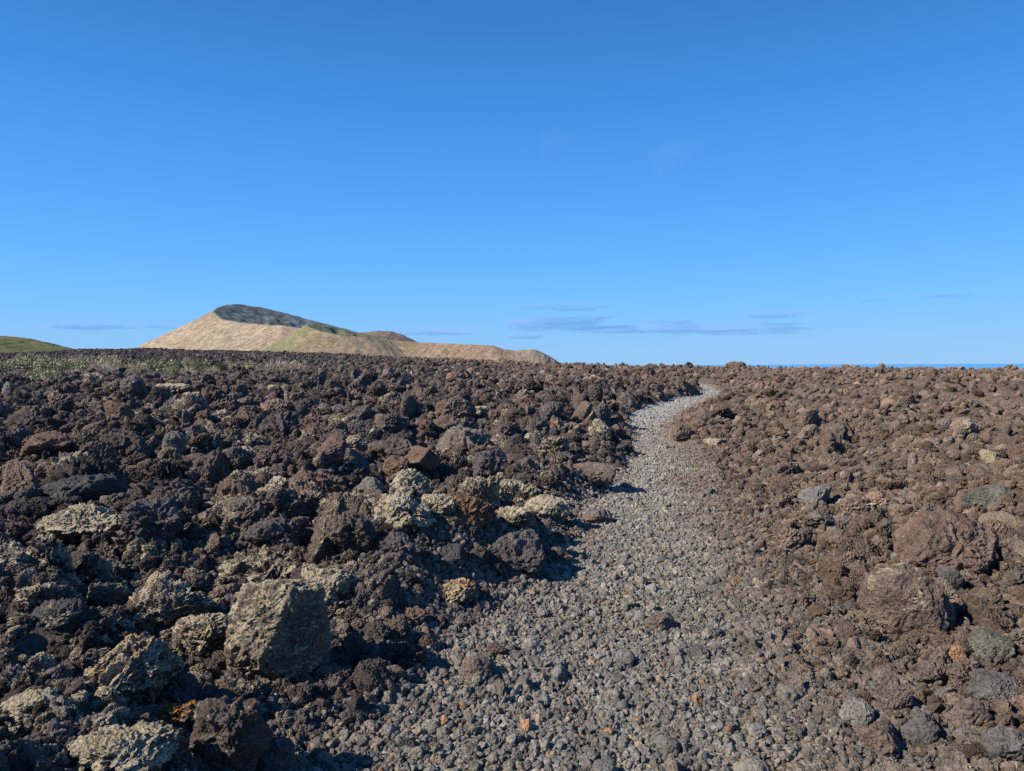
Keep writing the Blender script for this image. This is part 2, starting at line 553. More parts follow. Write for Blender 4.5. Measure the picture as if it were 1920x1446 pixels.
def build_scatter(heroes):
    out = []
    bins = [.016 * 1.36 ** k for k in range(12)]
    for r0 in bins:
        dmax = min(r0 / (.0028 if r0 < .09 else .0019), 200)
        if r0 > .27: dmax = 430
        if dmax < 3: dmax = 6
        edges = [1.7] + [e for e in (6, 14, 30, 60, 120, 220) if e < dmax] + [dmax]
        for d0, d1 in zip(edges[:-1], edges[1:]):
            a = 62 if d1 <= 6 else 50 if d1 < 100 else 43
            area = R(a) * (d1 ** 2 - d0 ** 2)
            cov = .36 if r0 < .10 else .28 if r0 < .2 else .17
            if d0 >= 60: cov = .24
            if d0 >= 120: cov = .26 if r0 > .27 else .10
            n = int(cov * area / (math.pi * (r0 * 1.1) ** 2))
            n = min(n, 60000)
            x, y = wedge(n, d0, d1, a)
            r = r0 * (1 + .36 * rs.rand(n))
            dl, dr = lat(x, y)
            m = rubmask(x, y)
            # largest stone allowed: abrupt rubble bank on the left, slow grading on the right
            rmL = .035 + .47 * S(-.02, 1.0, dl + .25 * pn2(x, y, 22))
            fy = S(9, 17, y)
            rmR = .03 + .085 * S(0, 1.6 - fy, dr) + .20 * S(1.2 - 1.0 * fy, 4 - 2.5 * fy, dr) + .12 * S(5 - 4 * fy, 18 - 10 * fy, dr)
            clus = np.clip(.95 + .85 * pn2(x / 2.6, y / 2.6, 24) + .35 * pn2(x / .9, y / .9, 25), .38, 1.7)
            rm = np.where(dl > 0, .035 + (rmL - .035) * clus, np.where(dr > 0, .03 + (rmR - .03) * clus * 1.5, 0))
            rm = np.minimum(rm, np.minimum(.05 * np.hypot(x, y), np.where(dl > 0, .42, .36)))
            rm = np.where((np.hypot(x, y) > 50) & (y > 62), .26 + .30 * rs.rand(n) ** 3 + .5 * S(105, 135, y) * S(.02, .12, -x / y), rm)
            belt = S(.27, .33, -x / y) * S(60, 66, y) * (1 - S(104, 118, y))
            keep = (r < rm) & (sandmask(x, y) < .3) & (belt * rs.rand(n) < .3) & ((dl > -.02) | (dr > .05)) & (y > .6)
            keep &= ~((r > .10) & (rs.rand(n) > np.where(dr > 0, .55, .85)))
            keep &= ~((r > .17) & (np.hypot(x, y) < 60) & (rs.rand(n) > np.where(dr > 0, .35, .9)))
            keep &= ~((r > .035) & (rs.rand(n) > np.where(dr > 0, .75, .92)))
            out.append(np.stack([x, y, r], 1)[keep])
    A = np.concatenate(out)
    # clear the places where named rocks stand
    keep = np.ones(len(A), bool)
    for (hx, hy, hr) in heroes:
        d = np.hypot(A[:, 0] - hx, A[:, 1] - hy)
        keep &= ~((d < hr * .85 + A[:, 2] * .7) & (A[:, 2] > hr * .30))
        # a line of sight to it
        front = (A[:, 1] < hy) & (A[:, 1] > hy - hr * 3) & (np.abs(A[:, 0] - hx * A[:, 1] / hy) < hr + A[:, 2])
        keep &= ~(front & (A[:, 2] > hr * .42))
    A = A[keep]
    n = len(A)
    x, y, r = A.T
    sc = r[:, None] * rs.uniform(.72, 1.25, (n, 3))
    z = np.maximum(height(x, y), path_top(x, y)) + r * rs.uniform(.10, .55, n)
    dl, dr = lat(x, y)
    left = dl > 0
    tint = np.where(left[:, None], PAL_L[rs.choice(5, n, p=[.3, .3, .2, .08, .12])], PAL_R[rs.choice(5, n, p=[.34, .26, .16, .1, .14])])
    rt = region_tint(x, y)
    tint = tint * .6 + .4 * rt * 1.1
    fr = np.hypot(x, y)
    f = (.62 * S(16, 60, fr))[:, None]
    tint = tint * (1 - f) + f * rt * 1.08
    tint = tint * np.exp(rs.normal(0, .22, n))[:, None]
    small = (r < .035) & (np.minimum(np.abs(dl), np.abs(dr)) < .9)
    tint[small] = tint[small] * .5 + .5 * PAL_G[rs.choice(5, small.sum())] * .85
    lz = lichen_zone(x, y)
    lich = np.where(rs.rand(n) < lz * .85, rs.uniform(.5, 1.0, n), rs.uniform(0, .25, n)) * np.where(left, 1, .7)
    rot = rs.uniform(0, 2 * math.pi, (n, 3))
    idx = rs.randint(0, 18, n)
    return dict(P=np.stack([x, y, z], 1), r=r, scl=sc, rot=rot, idx=idx, tint=tint, lich=lich, left=left)


def build_gravel(coll):
    out = []
    for r0, dmax, cov in ((.0085, 8.5, .4), (.012, 17, .55), (.016, 16, .5), (.021, 20, .36), (.027, 26, .18), (.036, 40, .09), (.048, 62, .05)):
        # sample only round the path
        n2 = int(cov * (dmax - 1.2) * 4.6 / (math.pi * (r0 * 1.1) ** 2))
        yy = 1.2 + (dmax - 1.2) * rs.rand(n2)
        xl = np.interp(yy, PY, PL) - .9; xr = np.interp(yy, PY, PR) + 1.6
        xx = xl + (4.6) * rs.rand(len(yy))
        k = xx < xr
        xx, yy = xx[k], yy[k]
        r = r0 * (1 + .33 * rs.rand(len(xx)))
        dl, dr = lat(xx, yy)
        far = S(4, 12, yy)
        out_side = np.maximum(dl, dr)
        keep = rs.rand(len(xx)) < (1 - .8 * S(.1, 1.0, out_side)) * (1 - .30 * far)
        keep &= (r < .0155) | (rs.rand(len(xx)) > .62 * S(6.5, 13, yy) * (1 - S(24, 34, yy)))
        bare = S(.2, .5, pn2(xx / .8, yy / .8, 18)) * (1 - S(4.5, 7, yy))
        keep &= rs.rand(len(xx)) > .45 * bare
        keep &= (r < .028 * (1 - .5 * far) + .02 * S(-.3, .3, out_side)) | (rs.rand(len(xx)) < .5)
        out.append(np.stack([xx, yy, r], 1)[keep])
    A = np.concatenate(out); n = len(A)
    x, y, r = A.T
    dl, dr = lat(x, y)
    z = np.maximum(height(x, y), path_top(x, y)) + r * rs.uniform(.05, .6, n)
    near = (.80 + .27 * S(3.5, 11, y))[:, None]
    t = near * PAL_G[rs.choice(5, n, p=[.36, .22, .17, .07, .18])] * np.exp(rs.normal(0, .15, n))[:, None]
    o = rs.rand(n); t[o < .012] = np.array([.34, .20, .12]); t[(o > .012) & (o < .035)] = np.array([.33, .26, .18])
    nr = .45 * (1 - S(4.5, 8, y)); g = S(-.75, .22, dr - nr + .3 * pn2(x, y, 19) + .12 * pn2(x * 4, y * 4, 17))[:, None] * .8
    t = t * (1 - g) + g * PAL_R[rs.choice(5, n)] * 1.05
    g = S(-.45, .4, dl + .25 * pn2(x * 1.5, y * 1.5, 23))[:, None] * .62
    t = t * (1 - g) + g * PAL_L[rs.choice(5, n)] * 1.3
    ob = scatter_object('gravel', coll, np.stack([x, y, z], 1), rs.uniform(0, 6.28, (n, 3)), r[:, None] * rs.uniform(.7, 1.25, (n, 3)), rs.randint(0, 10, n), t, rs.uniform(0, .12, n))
    tag(ob, 'loose grey volcanic gravel covering the winding path', 'gravel', kind='stuff')
    return n

# ------------------------------------------------------------------ named rocks
CO = dict(D=(0.074, 0.070, 0.070), B=(0.114, 0.090, 0.074), R=(0.162, 0.106, 0.079), P=(0.110, 0.094, 0.094), T=(0.168, 0.138, 0.108),
          RB=(0.170, 0.124, 0.100), RR=(0.174, 0.119, 0.095), GG=(0.145, 0.138, 0.115), SG=(0.138, 0.127, 0.119), LG=(0.225, 0.208, 0.185),
          OR=(0.36, 0.205, 0.115), TN=(0.37, 0.285, 0.20), GR=(0.204, 0.192, 0.180), PK=(0.180, 0.138, 0.120), OL=(0.240, 0.204, 0.132))
# photo box u0, v0, u1, v1 (the ground point and the size are read from it), facets, lumps, crust, colour, lichen, rust, label, short reference
ROCKS = [
 (428,1088,620,1302,.8,.35,.8,'T',.82,0,'biggest lichen-crusted boulder, tall and blocky, with one dark shaded flank','the tall blocky boulder'),
 (572,1068,680,1152,.6,.6,.8,'B',.95,0,'pale lichen block wedged just behind the tall blocky boulder','the wedged lichen block'),
 (418,1036,575,1104,.4,1.0,1.1,'B',.85,0,'craggy lichen-speckled ledge rising behind the top of the tall boulder','the craggy lichen ledge'),
 (333,1152,440,1235,.5,.7,.8,'B',.95,0,'tan lichen boulder leaning against the shoulder of the tall boulder','the leaning tan boulder'),
 (245,1085,400,1190,.4,1.1,1.1,'B',.82,0,'broad knobbly crag with patchy lichen, beyond the leaning tan boulder','the broad knobbly crag'),
 (155,1195,325,1325,.3,1.2,1.1,'B',.95,.3,'sprawling lumpy mass almost wholly covered in yellowish lichen','the sprawling lichen mass'),
 (296,1264,380,1335,.4,1.0,1.0,'P',.10,0,'dark purplish knob of lava above the orange-lichened rock','the purplish knob'),
 (374,1288,440,1348,.45,.8,.9,'D',.15,0,'small dark pitted knob in front of the tall boulder','the dark pitted knob'),
 (299,1314,374,1378,.4,.9,1.1,'B',.2,1.0,'rock with bright orange lichen along its top edge','the orange-lichened rock'),
 (366,1318,500,1470,.5,.7,.8,'B',.45,0,'big dark rock with a brown ragged lit side at the bottom edge','the big dark ragged rock'),
 (140,1376,320,1452,.25,1.2,1.1,'B',1.0,0,'long low boulder thick with pale yellow lichen at the bottom edge','the long low lichen boulder'),
 (4,1298,98,1356,.4,.8,.8,'B',1.0,0,'pale yellow lichen rock near the lower corner of the picture','the corner lichen rock'),
 (488,1388,554,1470,.5,.8,.7,'SG',.5,0,'bluish grey shaded rock beside the big dark ragged rock','the bluish shaded rock'),
 (62,1124,168,1196,.6,.8,.9,'D',.6,0,'dark square-edged block with a lichen-crusted rim','the dark square block'),
 (98,952,245,1012,.5,.8,.8,'B',.97,0,'flat slab capped with cream lichen over a dark hollow','the cream-capped slab'),
 (235,938,338,1035,.5,1.1,1.1,'P',.15,0,'heavy purplish brown craggy rock beside the cream-capped slab','the heavy purplish crag'),
 (84,893,225,958,.35,.7,.6,'D',.03,0,'long smooth charcoal boulder in the dark rubble','the smooth charcoal boulder'),
 (254,908,318,952,.3,.7,.8,'R',.1,0,'rounded rusty brown rock behind the heavy purplish crag','the rounded rusty rock'),
 (45,812,140,864,.4,.8,.8,'R',.1,0,'wide reddish brown rock with a dark shaded end','the wide reddish rock'),
 (134,815,180,854,.3,.9,1.,'B',.1,0,'knobbly dark brown rock close to the wide reddish rock','the knobbly brown rock'),
 (196,750,247,784,.35,.6,.7,'R',.05,0,'smooth reddish rock standing out on the dark rubble crest','the smooth reddish rock'),
 (297,720,366,744,.5,.9,.9,'B',1.0,0,'pale lichen-covered rock on the dark rubble near the shrubs','the pale crest rock'),
 (302,808,352,856,.85,.5,.5,'SG',.55,0,'pointed rock with a smooth bluish grey face','the pointed bluish rock'),
 (388,848,500,884,.4,1.0,1.0,'B',.85,0,'pale ragged ledge beyond the dark hollow','the pale ragged ledge'),
 (535,886,645,945,.5,.9,.9,'R',.35,0,'long brown ridge of rock with a white crusted edge','the white-edged ridge'),
 (423,932,502,982,.5,1.1,1.1,'T',.6,0,'tan craggy rock with deep creases beside the dark crags','the tan creased rock'),
 (470,972,560,1035,.6,1.0,1.0,'P',.2,0,'dark faceted crag nearer than the tan creased rock','the dark faceted crag'),
 (754,838,820,892,.95,.35,.5,'R',.03,0,'tilted angular slab with a smooth reddish face','the tilted angular slab'),
 (716,853,768,900,.4,.7,.7,'R',.05,0,'round reddish brown boulder against the tilted angular slab','the round reddish boulder'),
 (694,823,775,872,.5,.7,.7,'B',.03,0,'long dark hump behind the tilted angular slab','the long dark hump'),
 (638,842,692,876,.3,.6,.7,'R',.05,0,'rounded brown loaf-shaped rock farther from the tilted slab','the loaf-shaped rock'),
 (662,895,718,948,.3,.6,.7,'GG',.1,0,'round greenish grey boulder among small dark stones','the greenish round boulder'),
 (888,845,955,902,.4,.9,.9,'P',.08,0,'dark purplish boulder standing up behind the pale lichen blocks','the standing purplish boulder'),
 (1070,868,1148,912,.3,.35,.5,'PK',.03,0,'low smooth pinkish brown mound beside the path','the pinkish mound'),
 (984,930,1064,990,.6,.5,.7,'T',1.0,0,'lichen-topped boulder tinged yellow-green, nearest the path','the yellow-green boulder'),
 (898,902,1010,944,.4,1.0,1.0,'T',1.0,0,'cream lichen block behind the orange-spotted slab','the cream lichen block'),
 (703,930,812,1012,.55,.8,.9,'B',1.0,0,'large upright boulder with a pale tan lichen face','the pale upright boulder'),
 (818,928,925,992,.5,.7,.9,'R',.6,.55,'brown slab streaked white with an orange lichen spot','the orange-spotted slab'),
 (903,998,1016,1082,.55,.7,.7,'P',.2,0,'plain grey-brown boulder sloping down to the path gravel','the plain sloping boulder'),
 (804,1022,868,1060,.6,.6,.6,'D',.05,0,'squarish dark rock before the pale upright boulder','the squarish dark rock'),
 (868,1018,918,1060,.7,.6,.6,'B',.1,0,'pointed brown rock next to the squarish dark rock','the pointed brown rock'),
 (783,1090,890,1138,.4,1.0,1.0,'B',.95,.5,'low pale lichen slab with an orange-brown patch by the gravel','the low orange-patched slab'),
 (1090,955,1148,990,.5,.8,.7,'PK',.2,0,'small flat pinkish stone out on the path margin','the flat margin stone'),
 (1022,1024,1070,1068,.6,.8,.8,'B',.3,0,'upright brown shard at the edge of the path','the upright shard'),
 (922,950,1004,1012,.3,1.3,1.2,'B',.9,0,'holey pale rock beside the orange-spotted slab','the holey pale rock'),
 (790,928,852,968,.4,1.0,1.0,'T',.95,0,'pale lichen lump beside the pale upright boulder','the pale lichen lump'),
 (700,1000,790,1062,.5,1.,1.,'P',.4,0,'shaded grey crag at the foot of the pale upright boulder','the shaded grey crag'),
 (615,960,700,1050,.5,1.1,1.1,'B',.45,0,'dark knobbly crag with lichen specks, beyond the wedged lichen block','the dark specked crag'),
 (745,1140,800,1180,.4,1.,1.,'R',.1,0,'reddish brown lump above the shaded gravel','the reddish lump'),
 (1622,1043,1795,1200,.5,.35,.5,'RB',.70,0,'largest boulder beside the broad brown slope, brown with white lichen on top','the white-topped brown boulder'),
 (1756,1056,1803,1116,.35,.35,.4,'SG',.03,0,'smooth dark slate oval stone resting on the white-topped brown boulder','the slate oval stone'),
 (1668,950,1885,1085,.3,.45,.8,'RR',.15,0,'broad reddish hump of lava above the white-topped brown boulder','the broad reddish hump'),
 (1446,978,1512,1038,.45,.8,.9,'RB',.6,0,'brown rock with one pale lichen cheek and a deep shadow','the pale-cheeked rock'),
 (1498,903,1562,952,.6,.6,.7,'GR',.35,0,'grey-faced rock with a white edge','the grey-faced rock'),
 (1570,922,1645,972,.4,1.,1.,'RB',.75,0,'rock dotted with white lichen above a small dark cavity','the white-dotted rock'),
 (1838,840,1880,872,.75,.4,.5,'OL',.1,0,'smooth pale tan stone on the brown slope','the pale tan stone'),
 (1812,903,1905,958,.35,.6,.6,'GG',.2,0,'greenish grey rounded boulder beneath the pale tan stone','the greenish grey boulder'),
 (1776,1210,1812,1248,.6,.4,.4,'OR',.0,0,'orange cracked stone below the white-topped brown boulder','the orange cracked stone'),
 (1574,1310,1642,1368,.4,.6,.7,'LG',.4,0,'pale grey lichen-dusted rock casting a dark shadow on the stones','the pale grey rock'),
 (1501,1350,1546,1376,.5,.45,.35,'TN',0,0,'small smooth tan stone on the gravel edge','the smooth tan stone'),
 (1690,1332,1760,1402,.5,.6,.6,'SG',.15,0,'slate grey block beyond the bottom edge of the picture','the slate block'),
 (1610,1355,1700,1430,.45,.7,.7,'RB',.2,0,'rough brown rock between the pale grey rock and the slate block','the rough brown rock'),
 (1815,1258,1912,1324,.6,.5,.6,'SG',.1,0,'dark slate slab with a cracked face, beyond the orange cracked stone','the cracked slate slab'),
 (1770,1302,1850,1372,.4,.7,.8,'PK',.1,0,'rough pinkish grey boulder before the cracked slate slab','the pinkish grey boulder'),
 (1845,1360,1930,1440,.4,.6,.6,'SG',.25,0,'slate boulder at the lower corner with cream veins beneath','the corner slate boulder'),
 (1640,1268,1712,1340,.5,.6,.7,'PK',.5,0,'pinkish rock splashed with cream lichen','the cream-splashed rock'),
 (1820,1176,1908,1240,.35,.8,.7,'GG',.15,0,'greenish lumpy rock under the reddish slope','the greenish lumpy rock'),
 (1718,1232,1780,1290,.45,.8,.8,'PK',.3,0,'grey-pink lump touching the orange cracked stone','the grey-pink lump'),
 (1258,798,1304,832,.4,.8,.8,'RB',.3,0,'grey-brown rock jutting into the far bend of the path','the bend rock'),
 (1320,820,1364,838,.4,.9,.9,'T',.95,0,'low rock dappled with white lichen on the path bank','the white-dappled bank rock'),
 (1361,677,1399,692,.4,.7,.7,'R',.05,0,'dark knob of rock rising above the distant skyline','the skyline knob'),
 (1516,1132,1556,1162,.5,.9,.9,'R',.05,0,'small reddish striped rock with a dark shadow on the brown scree','the striped rock'),
 (1584,1126,1612,1148,.4,.4,.4,'SG',0,0,'small blue-grey stone on the brown scree','the blue-grey stone'),
 (864,1232,922,1284,.45,.6,.7,'PK',.05,0,'purplish brown rock embedded in the path gravel','the embedded rock'),
 (912,1206,952,1240,.45,.7,.7,'RB',.05,0,'small brown rock on the gravel behind the embedded rock','the small brown rock'),
 (1204,1146,1264,1190,.3,.6,.8,'PK',.03,0,'low dusty brown lump in the middle of the path','the dusty path lump'),
 (1290,1210,1330,1240,.5,.6,.5,'SG',0,0,'dark bluish stone with a black shadow on the path','the bluish path stone'),
 (745,1382,782,1420,.5,.6,.6,'D',0,0,'dark charcoal stone on the gravel near the bottom edge','the charcoal stone'),
 (722,1410,758,1446,.6,.35,.35,'TN',0,0,'pale tan rounded stone next to the charcoal stone','the pale rounded stone'),
 (1012,1330,1042,1356,.5,.4,.4,'SG',0,0,'small bluish grey egg-shaped stone on the path','the egg-shaped stone'),
 (1470,1268,1512,1318,.5,.6,.6,'PK',.05,0,'upright brownish stone standing on the gravel edge','the upright brownish stone'),
 (1440,1250,1464,1264,.5,.4,.4,'OR',0,0,'orange stone behind the upright brownish stone','the orange stone'),
 (1297,1300,1320,1334,.6,.35,.35,'OR',0,0,'bright orange almond-shaped pebble in the path gravel','the orange almond pebble'),
 (1370,1296,1394,1326,.45,.4,.35,'PK',0,0,'pinkish tan pebble close to the orange almond pebble','the pinkish pebble'),
 (1432,1320,1456,1340,.45,.4,.35,'PK',0,0,'small rosy brown pebble nearer the smooth tan stone','the rosy pebble'),
 (1358,1264,1386,1284,.5,.6,.5,'OR',0,0,'flat orange pebble beyond the pinkish pebble','the flat orange pebble'),
 (1366,1080,1390,1100,.45,.5,.5,'OR',0,0,'upper orange-brown stone of a little trio on the scree','the upper orange stone'),
 (1354,1100,1378,1118,.45,.5,.5,'OR',0,0,'middle orange-brown stone of a little trio on the scree','the middle orange stone'),
 (1338,1112,1364,1132,.45,.5,.5,'RR',0,0,'lower reddish stone of a little trio on the scree','the lower reddish stone'),
 (1246,1424,1286,1450,.5,.5,.5,'PK',0,0,'warm brown stone at the very bottom of the path','the warm bottom stone'),
 (1160,905,1186,920,.5,.6,.6,'GR',.2,0,'grey stone alone on the pale middle stretch of path','the lone grey stone'),
 (1268,904,1292,915,.5,.4,.4,'D',0,0,'thin dark sliver of rock lying on the path','the dark sliver'),
]
FACES = {  # outward direction and distance of the broken faces of the boulders whose facets can be made out
 'the tall blocky boulder': [(-.42, -.72, .50, .74), (.76, -.64, -.10, .64), (.05, .1, 1, .80), (-1, .05, .05, .80), (.98, .25, .1, .80), (-.25, -.6, -.8, .86), (0, 1, 0, .8), (.35, -.5, -.8, .9)],
 'the tilted angular slab': [(-.45, -.55, .7, .45), (.8, -.55, -.1, .62), (.2, .9, .5, .6), (-.9, .2, -.3, .8), (0, -.6, -.8, .6), (.5, .3, .9, .75)],
}
PEBBLES = {'OR', 'TN'}


def hero_places():
    """world place and half size of every named rock, from where it stands in the photograph"""
    out = []
    for i, h in enumerate(ROCKS):
        u0, v0, u1, v1 = h[:4]
        if i and u1 - u0 > 55 and u1 < 1160 and v0 > 800: e = .06 * (u1 - u0); u0 -= e; u1 += e; v0 -= e * .8
        uc = (u0 + u1) / 2
        if v0 < 684:                                   # stands on the skyline
            d = 118.; W = (u1 - u0) / F * d; c = EYE + ray(uc, v0) * d
            g = float(height(c[0], c[1])[0]) - .25; H = max(c[2] - g, .5); c = c.copy(); c[2] = g + H / 2
            out.append((c, np.array([W / 2, W / 2 * .8, H / 2]))); continue
        p = at(uc, v1)
        vv = v1
        if vv > 1446: p = at(uc, 1440); p[1] -= .12
        W = (u1 - u0) / F * p[1]
        D = W * .8
        a = math.atan2(1.6 - p[2], p[1])
        yc = p[1] + .42 * D
        W = (u1 - u0) / F * yc
        hp = (v1 - v0) / F * yc
        H = math.sqrt(max(hp * hp - (D * math.sin(a)) ** 2, .01 * hp * hp)) / math.cos(a)
        H = min(max(H, .42 * W), 1.35 * W)
        c = EYE + ray(uc, (v0 + v1) / 2) * yc
        if uc > 1400 and W > .12: c[2] -= .10 * H; H *= 1.06
        g = float(height(c[0], c[1])[0])
        bot = c[2] - H / 2
        if bot > g - .02 * H:                          # sit in the rubble
            H2 = c[2] + H / 2 - (g - .12 * H); c = c.copy(); c[2] = g - .12 * H + H2 / 2; H = H2
        out.append((c, np.array([W / 2, D / 2, H / 2])))
    return out


def build_heroes(places):
    refs = []
    for i, (h, (c, hs)) in enumerate(zip(ROCKS, places)):
        ang, lump, rough, col, li, ru, label, ref = h[4:]
        px = h[2] - h[0]
        V, Fc = rock_shape(1000 + i * 7, 7 if px > 95 else 6, ang, lump, rough * (.62 if px > 60 else .5), hs, FACES.get(ref), .25 if rough > .85 else 0)
        V = norm_box(V) * hs
        peb = col in PEBBLES or px < 42 and h[1] > 1060
        name = 'pebble' if peb else 'boulder' if px > 95 else 'lava_rock'
        o = put(name, mesh_from(name, V, Fc, ROCK), c)
        t = np.array(CO[col]) * (1.0 if not peb else 1.)
        o['tint'] = [float(k) for k in t]; o['lichen'] = float(li); o['rust'] = float(ru)
        tag(o, label, 'pebble' if peb else 'boulder' if name == 'boulder' else 'rock',
            'stray pebbles on the gravel' if peb else 'boulders in the lava rubble' if name == 'boulder' else 'lava rocks in the rubble')
        refs.append((c, ref, c[0]))
    return refs


def colour_word(t, li):
    b = float(np.mean(t)); rr = t[0] / max(t[2], 1e-6)
    if li > .62: return 'lichen-speckled'
    if rr > 1.85: w = 'reddish brown'
    elif rr > 1.38: w = 'brown'
    elif rr > 1.15: w = 'grey-brown'
    else: w = 'slate grey'
    return ('dark ' if b < .055 else 'pale ' if b > .15 else '') + w


def size_word(r):
    return 'fist-sized' if r < .065 else 'head-sized' if r < .13 else 'bucket-sized' if r < .22 else 'knee-high' if r < .38 else 'hip-high'


def build_individuals(sc, meshes, refs, nmax):
    P, r = sc['P'], sc['r']
    u, v, dep = proj(P)
    ok = (u > 12) & (u < 1908) & (v < 1436) & (dep > 1)
    dist = np.linalg.norm(P - EYE, axis=1)
    score = np.where(ok, r / dist, 0)
    cand = np.argsort(-score)[:900]
    big = np.where(r > .05)[0]; BP = P[big]; BR = r[big] * .8
    chosen = []
    for i in cand:
        top = P[i] + np.array([0, 0, .45 * r[i]]); d = top - EYE; L = np.linalg.norm(d); d = d / L
        tt = (BP - EYE) @ d
        near = (tt > 0) & (tt < L - r[i]) & (big != i)
        off = np.linalg.norm(BP[near] - EYE - tt[near][:, None] * d, axis=1)
        if (off < BR[near]).any(): continue
        s = np.linspace(.1, .97, 60)[:, None]; Q = EYE + s * (top - EYE)
        if (height(Q[:, 0], Q[:, 1]) > Q[:, 2]).any(): continue
        hid = False
        for (c, hs) in HP:
            t0 = (c - EYE) @ d
            if 0 < t0 < L - r[i] * .5 and np.linalg.norm(c - EYE - t0 * d) < hs.mean() * .8: hid = True; break
        if hid: continue
        chosen.append(i)
        if len(chosen) >= nmax: break
    used = {}
    R2 = np.array([c for c, _, _ in refs])
    items = []
    for i in chosen:
        p = P[i]
        dd = np.linalg.norm((R2 - p) / np.linalg.norm(p - EYE), axis=1)
        k = int(np.argmin(dd)); c, ref, _ = refs[k]
        du = (p[0] - c[0]); dv = (p[1] - c[1])
        if abs(dv) > abs(du): rel = 'behind' if dv > 0 else 'in front of'
        else: rel = 'on the path side of' if (du > 0) == bool(sc['left'][i]) else 'on the side away from the path from'
        if rel.startswith('on the side'): rel = 'beside'
        a = sc['scl'][i]
        head = '%s %s rock' % (size_word(r[i]), colour_word(sc['tint'][i], sc['lich'][i]))
        items.append((i, head, rel, ref, float(dd[k])))
    groups = {}
    for it in items: groups.setdefault(it[1:4], []).append(it)
    ORD = ['', 'second ', 'third ', 'fourth ', 'fifth ', 'sixth ', 'seventh ', 'eighth ', 'ninth ', 'tenth ']
    for key, L in groups.items():
        L.sort(key=lambda t: t[4])
        for n, (i, head, rel, ref, dd) in enumerate(L):
            if len(L) == 1: lab = '%s %s %s' % (head, rel, ref)
            elif n == 0: lab = 'nearest %s %s %s' % (head, rel, ref)
            else: lab = '%snearest %s %s %s' % (ORD[min(n, 9)], head, rel, ref)
            o = put('lava_rock', meshes[int(sc['idx'][i])], P[i])
            o.rotation_euler = sc['rot'][i]; o.scale = sc['scl'][i]
            o['tint'] = [float(q) for q in sc['tint'][i]]; o['lichen'] = float(sc['lich'][i]); o['rust'] = 0.0
            tag(o, lab, 'rock', 'lava rocks in the rubble')
    keep = np.ones(len(P), bool); keep[chosen] = False
    return keep


# ------------------------------------------------------------------ hills, sea
def hill_material():
    m, nt, b = newmat('hill_material')
    geo = nt.add('ShaderNodeNewGeometry'); pos = geo.outputs['Position']
    col = nt.add('ShaderNodeAttribute', attribute_name='tint').outputs['Color']
    n1 = nt.noise(pos, .035, 7, .65); n2 = nt.noise(pos, .15, 5, .7)
    f = nt.math('MULTIPLY', nt.ramp(n1, .3, .7, .75, 1.22), nt.ramp(n2, .35, .65, .74, 1.24))
    # low bushes dotted over the slopes
    dots = nt.ramp(nt.noise(pos, .10, 3, .55), .57, .61)
    c2 = nt.mix(nt.math('MULTIPLY', dots, .55), nt.scalecol(col, f), (.075, .085, .045))
    nt.link(c2, b.inputs['Base Color'])
    bp = nt.add('ShaderNodeBump'); bp.inputs['Strength'].default_value = .5; bp.inputs['Distance'].default_value = 4
    nt.link(n2, bp.inputs['Height']); nt.link(bp.outputs[0], b.inputs['Normal'])
    return m


HILL = hill_material()


def resample(P, n, closed):
    P = np.asarray(P, float)
    if closed: P = np.vstack([P, P[:1]])
    L = np.concatenate([[0], np.cumsum(np.linalg.norm(np.diff(P, axis=0), axis=1))])
    s = np.linspace(0, L[-1], n, endpoint=not closed)
    Q = np.stack([np.interp(s, L, P[:, k]) for k in range(3)], 1)
    for _ in range(3):
        if closed: Q = (np.roll(Q, 1, 0) + 2 * Q + np.roll(Q, -1, 0)) / 4
        else: Q[1:-1] = (Q[:-2] + 2 * Q[1:-1] + Q[2:]) / 4
    return Q


def px3(p):
    return EYE + ray(p[0], p[1]) * p[2]


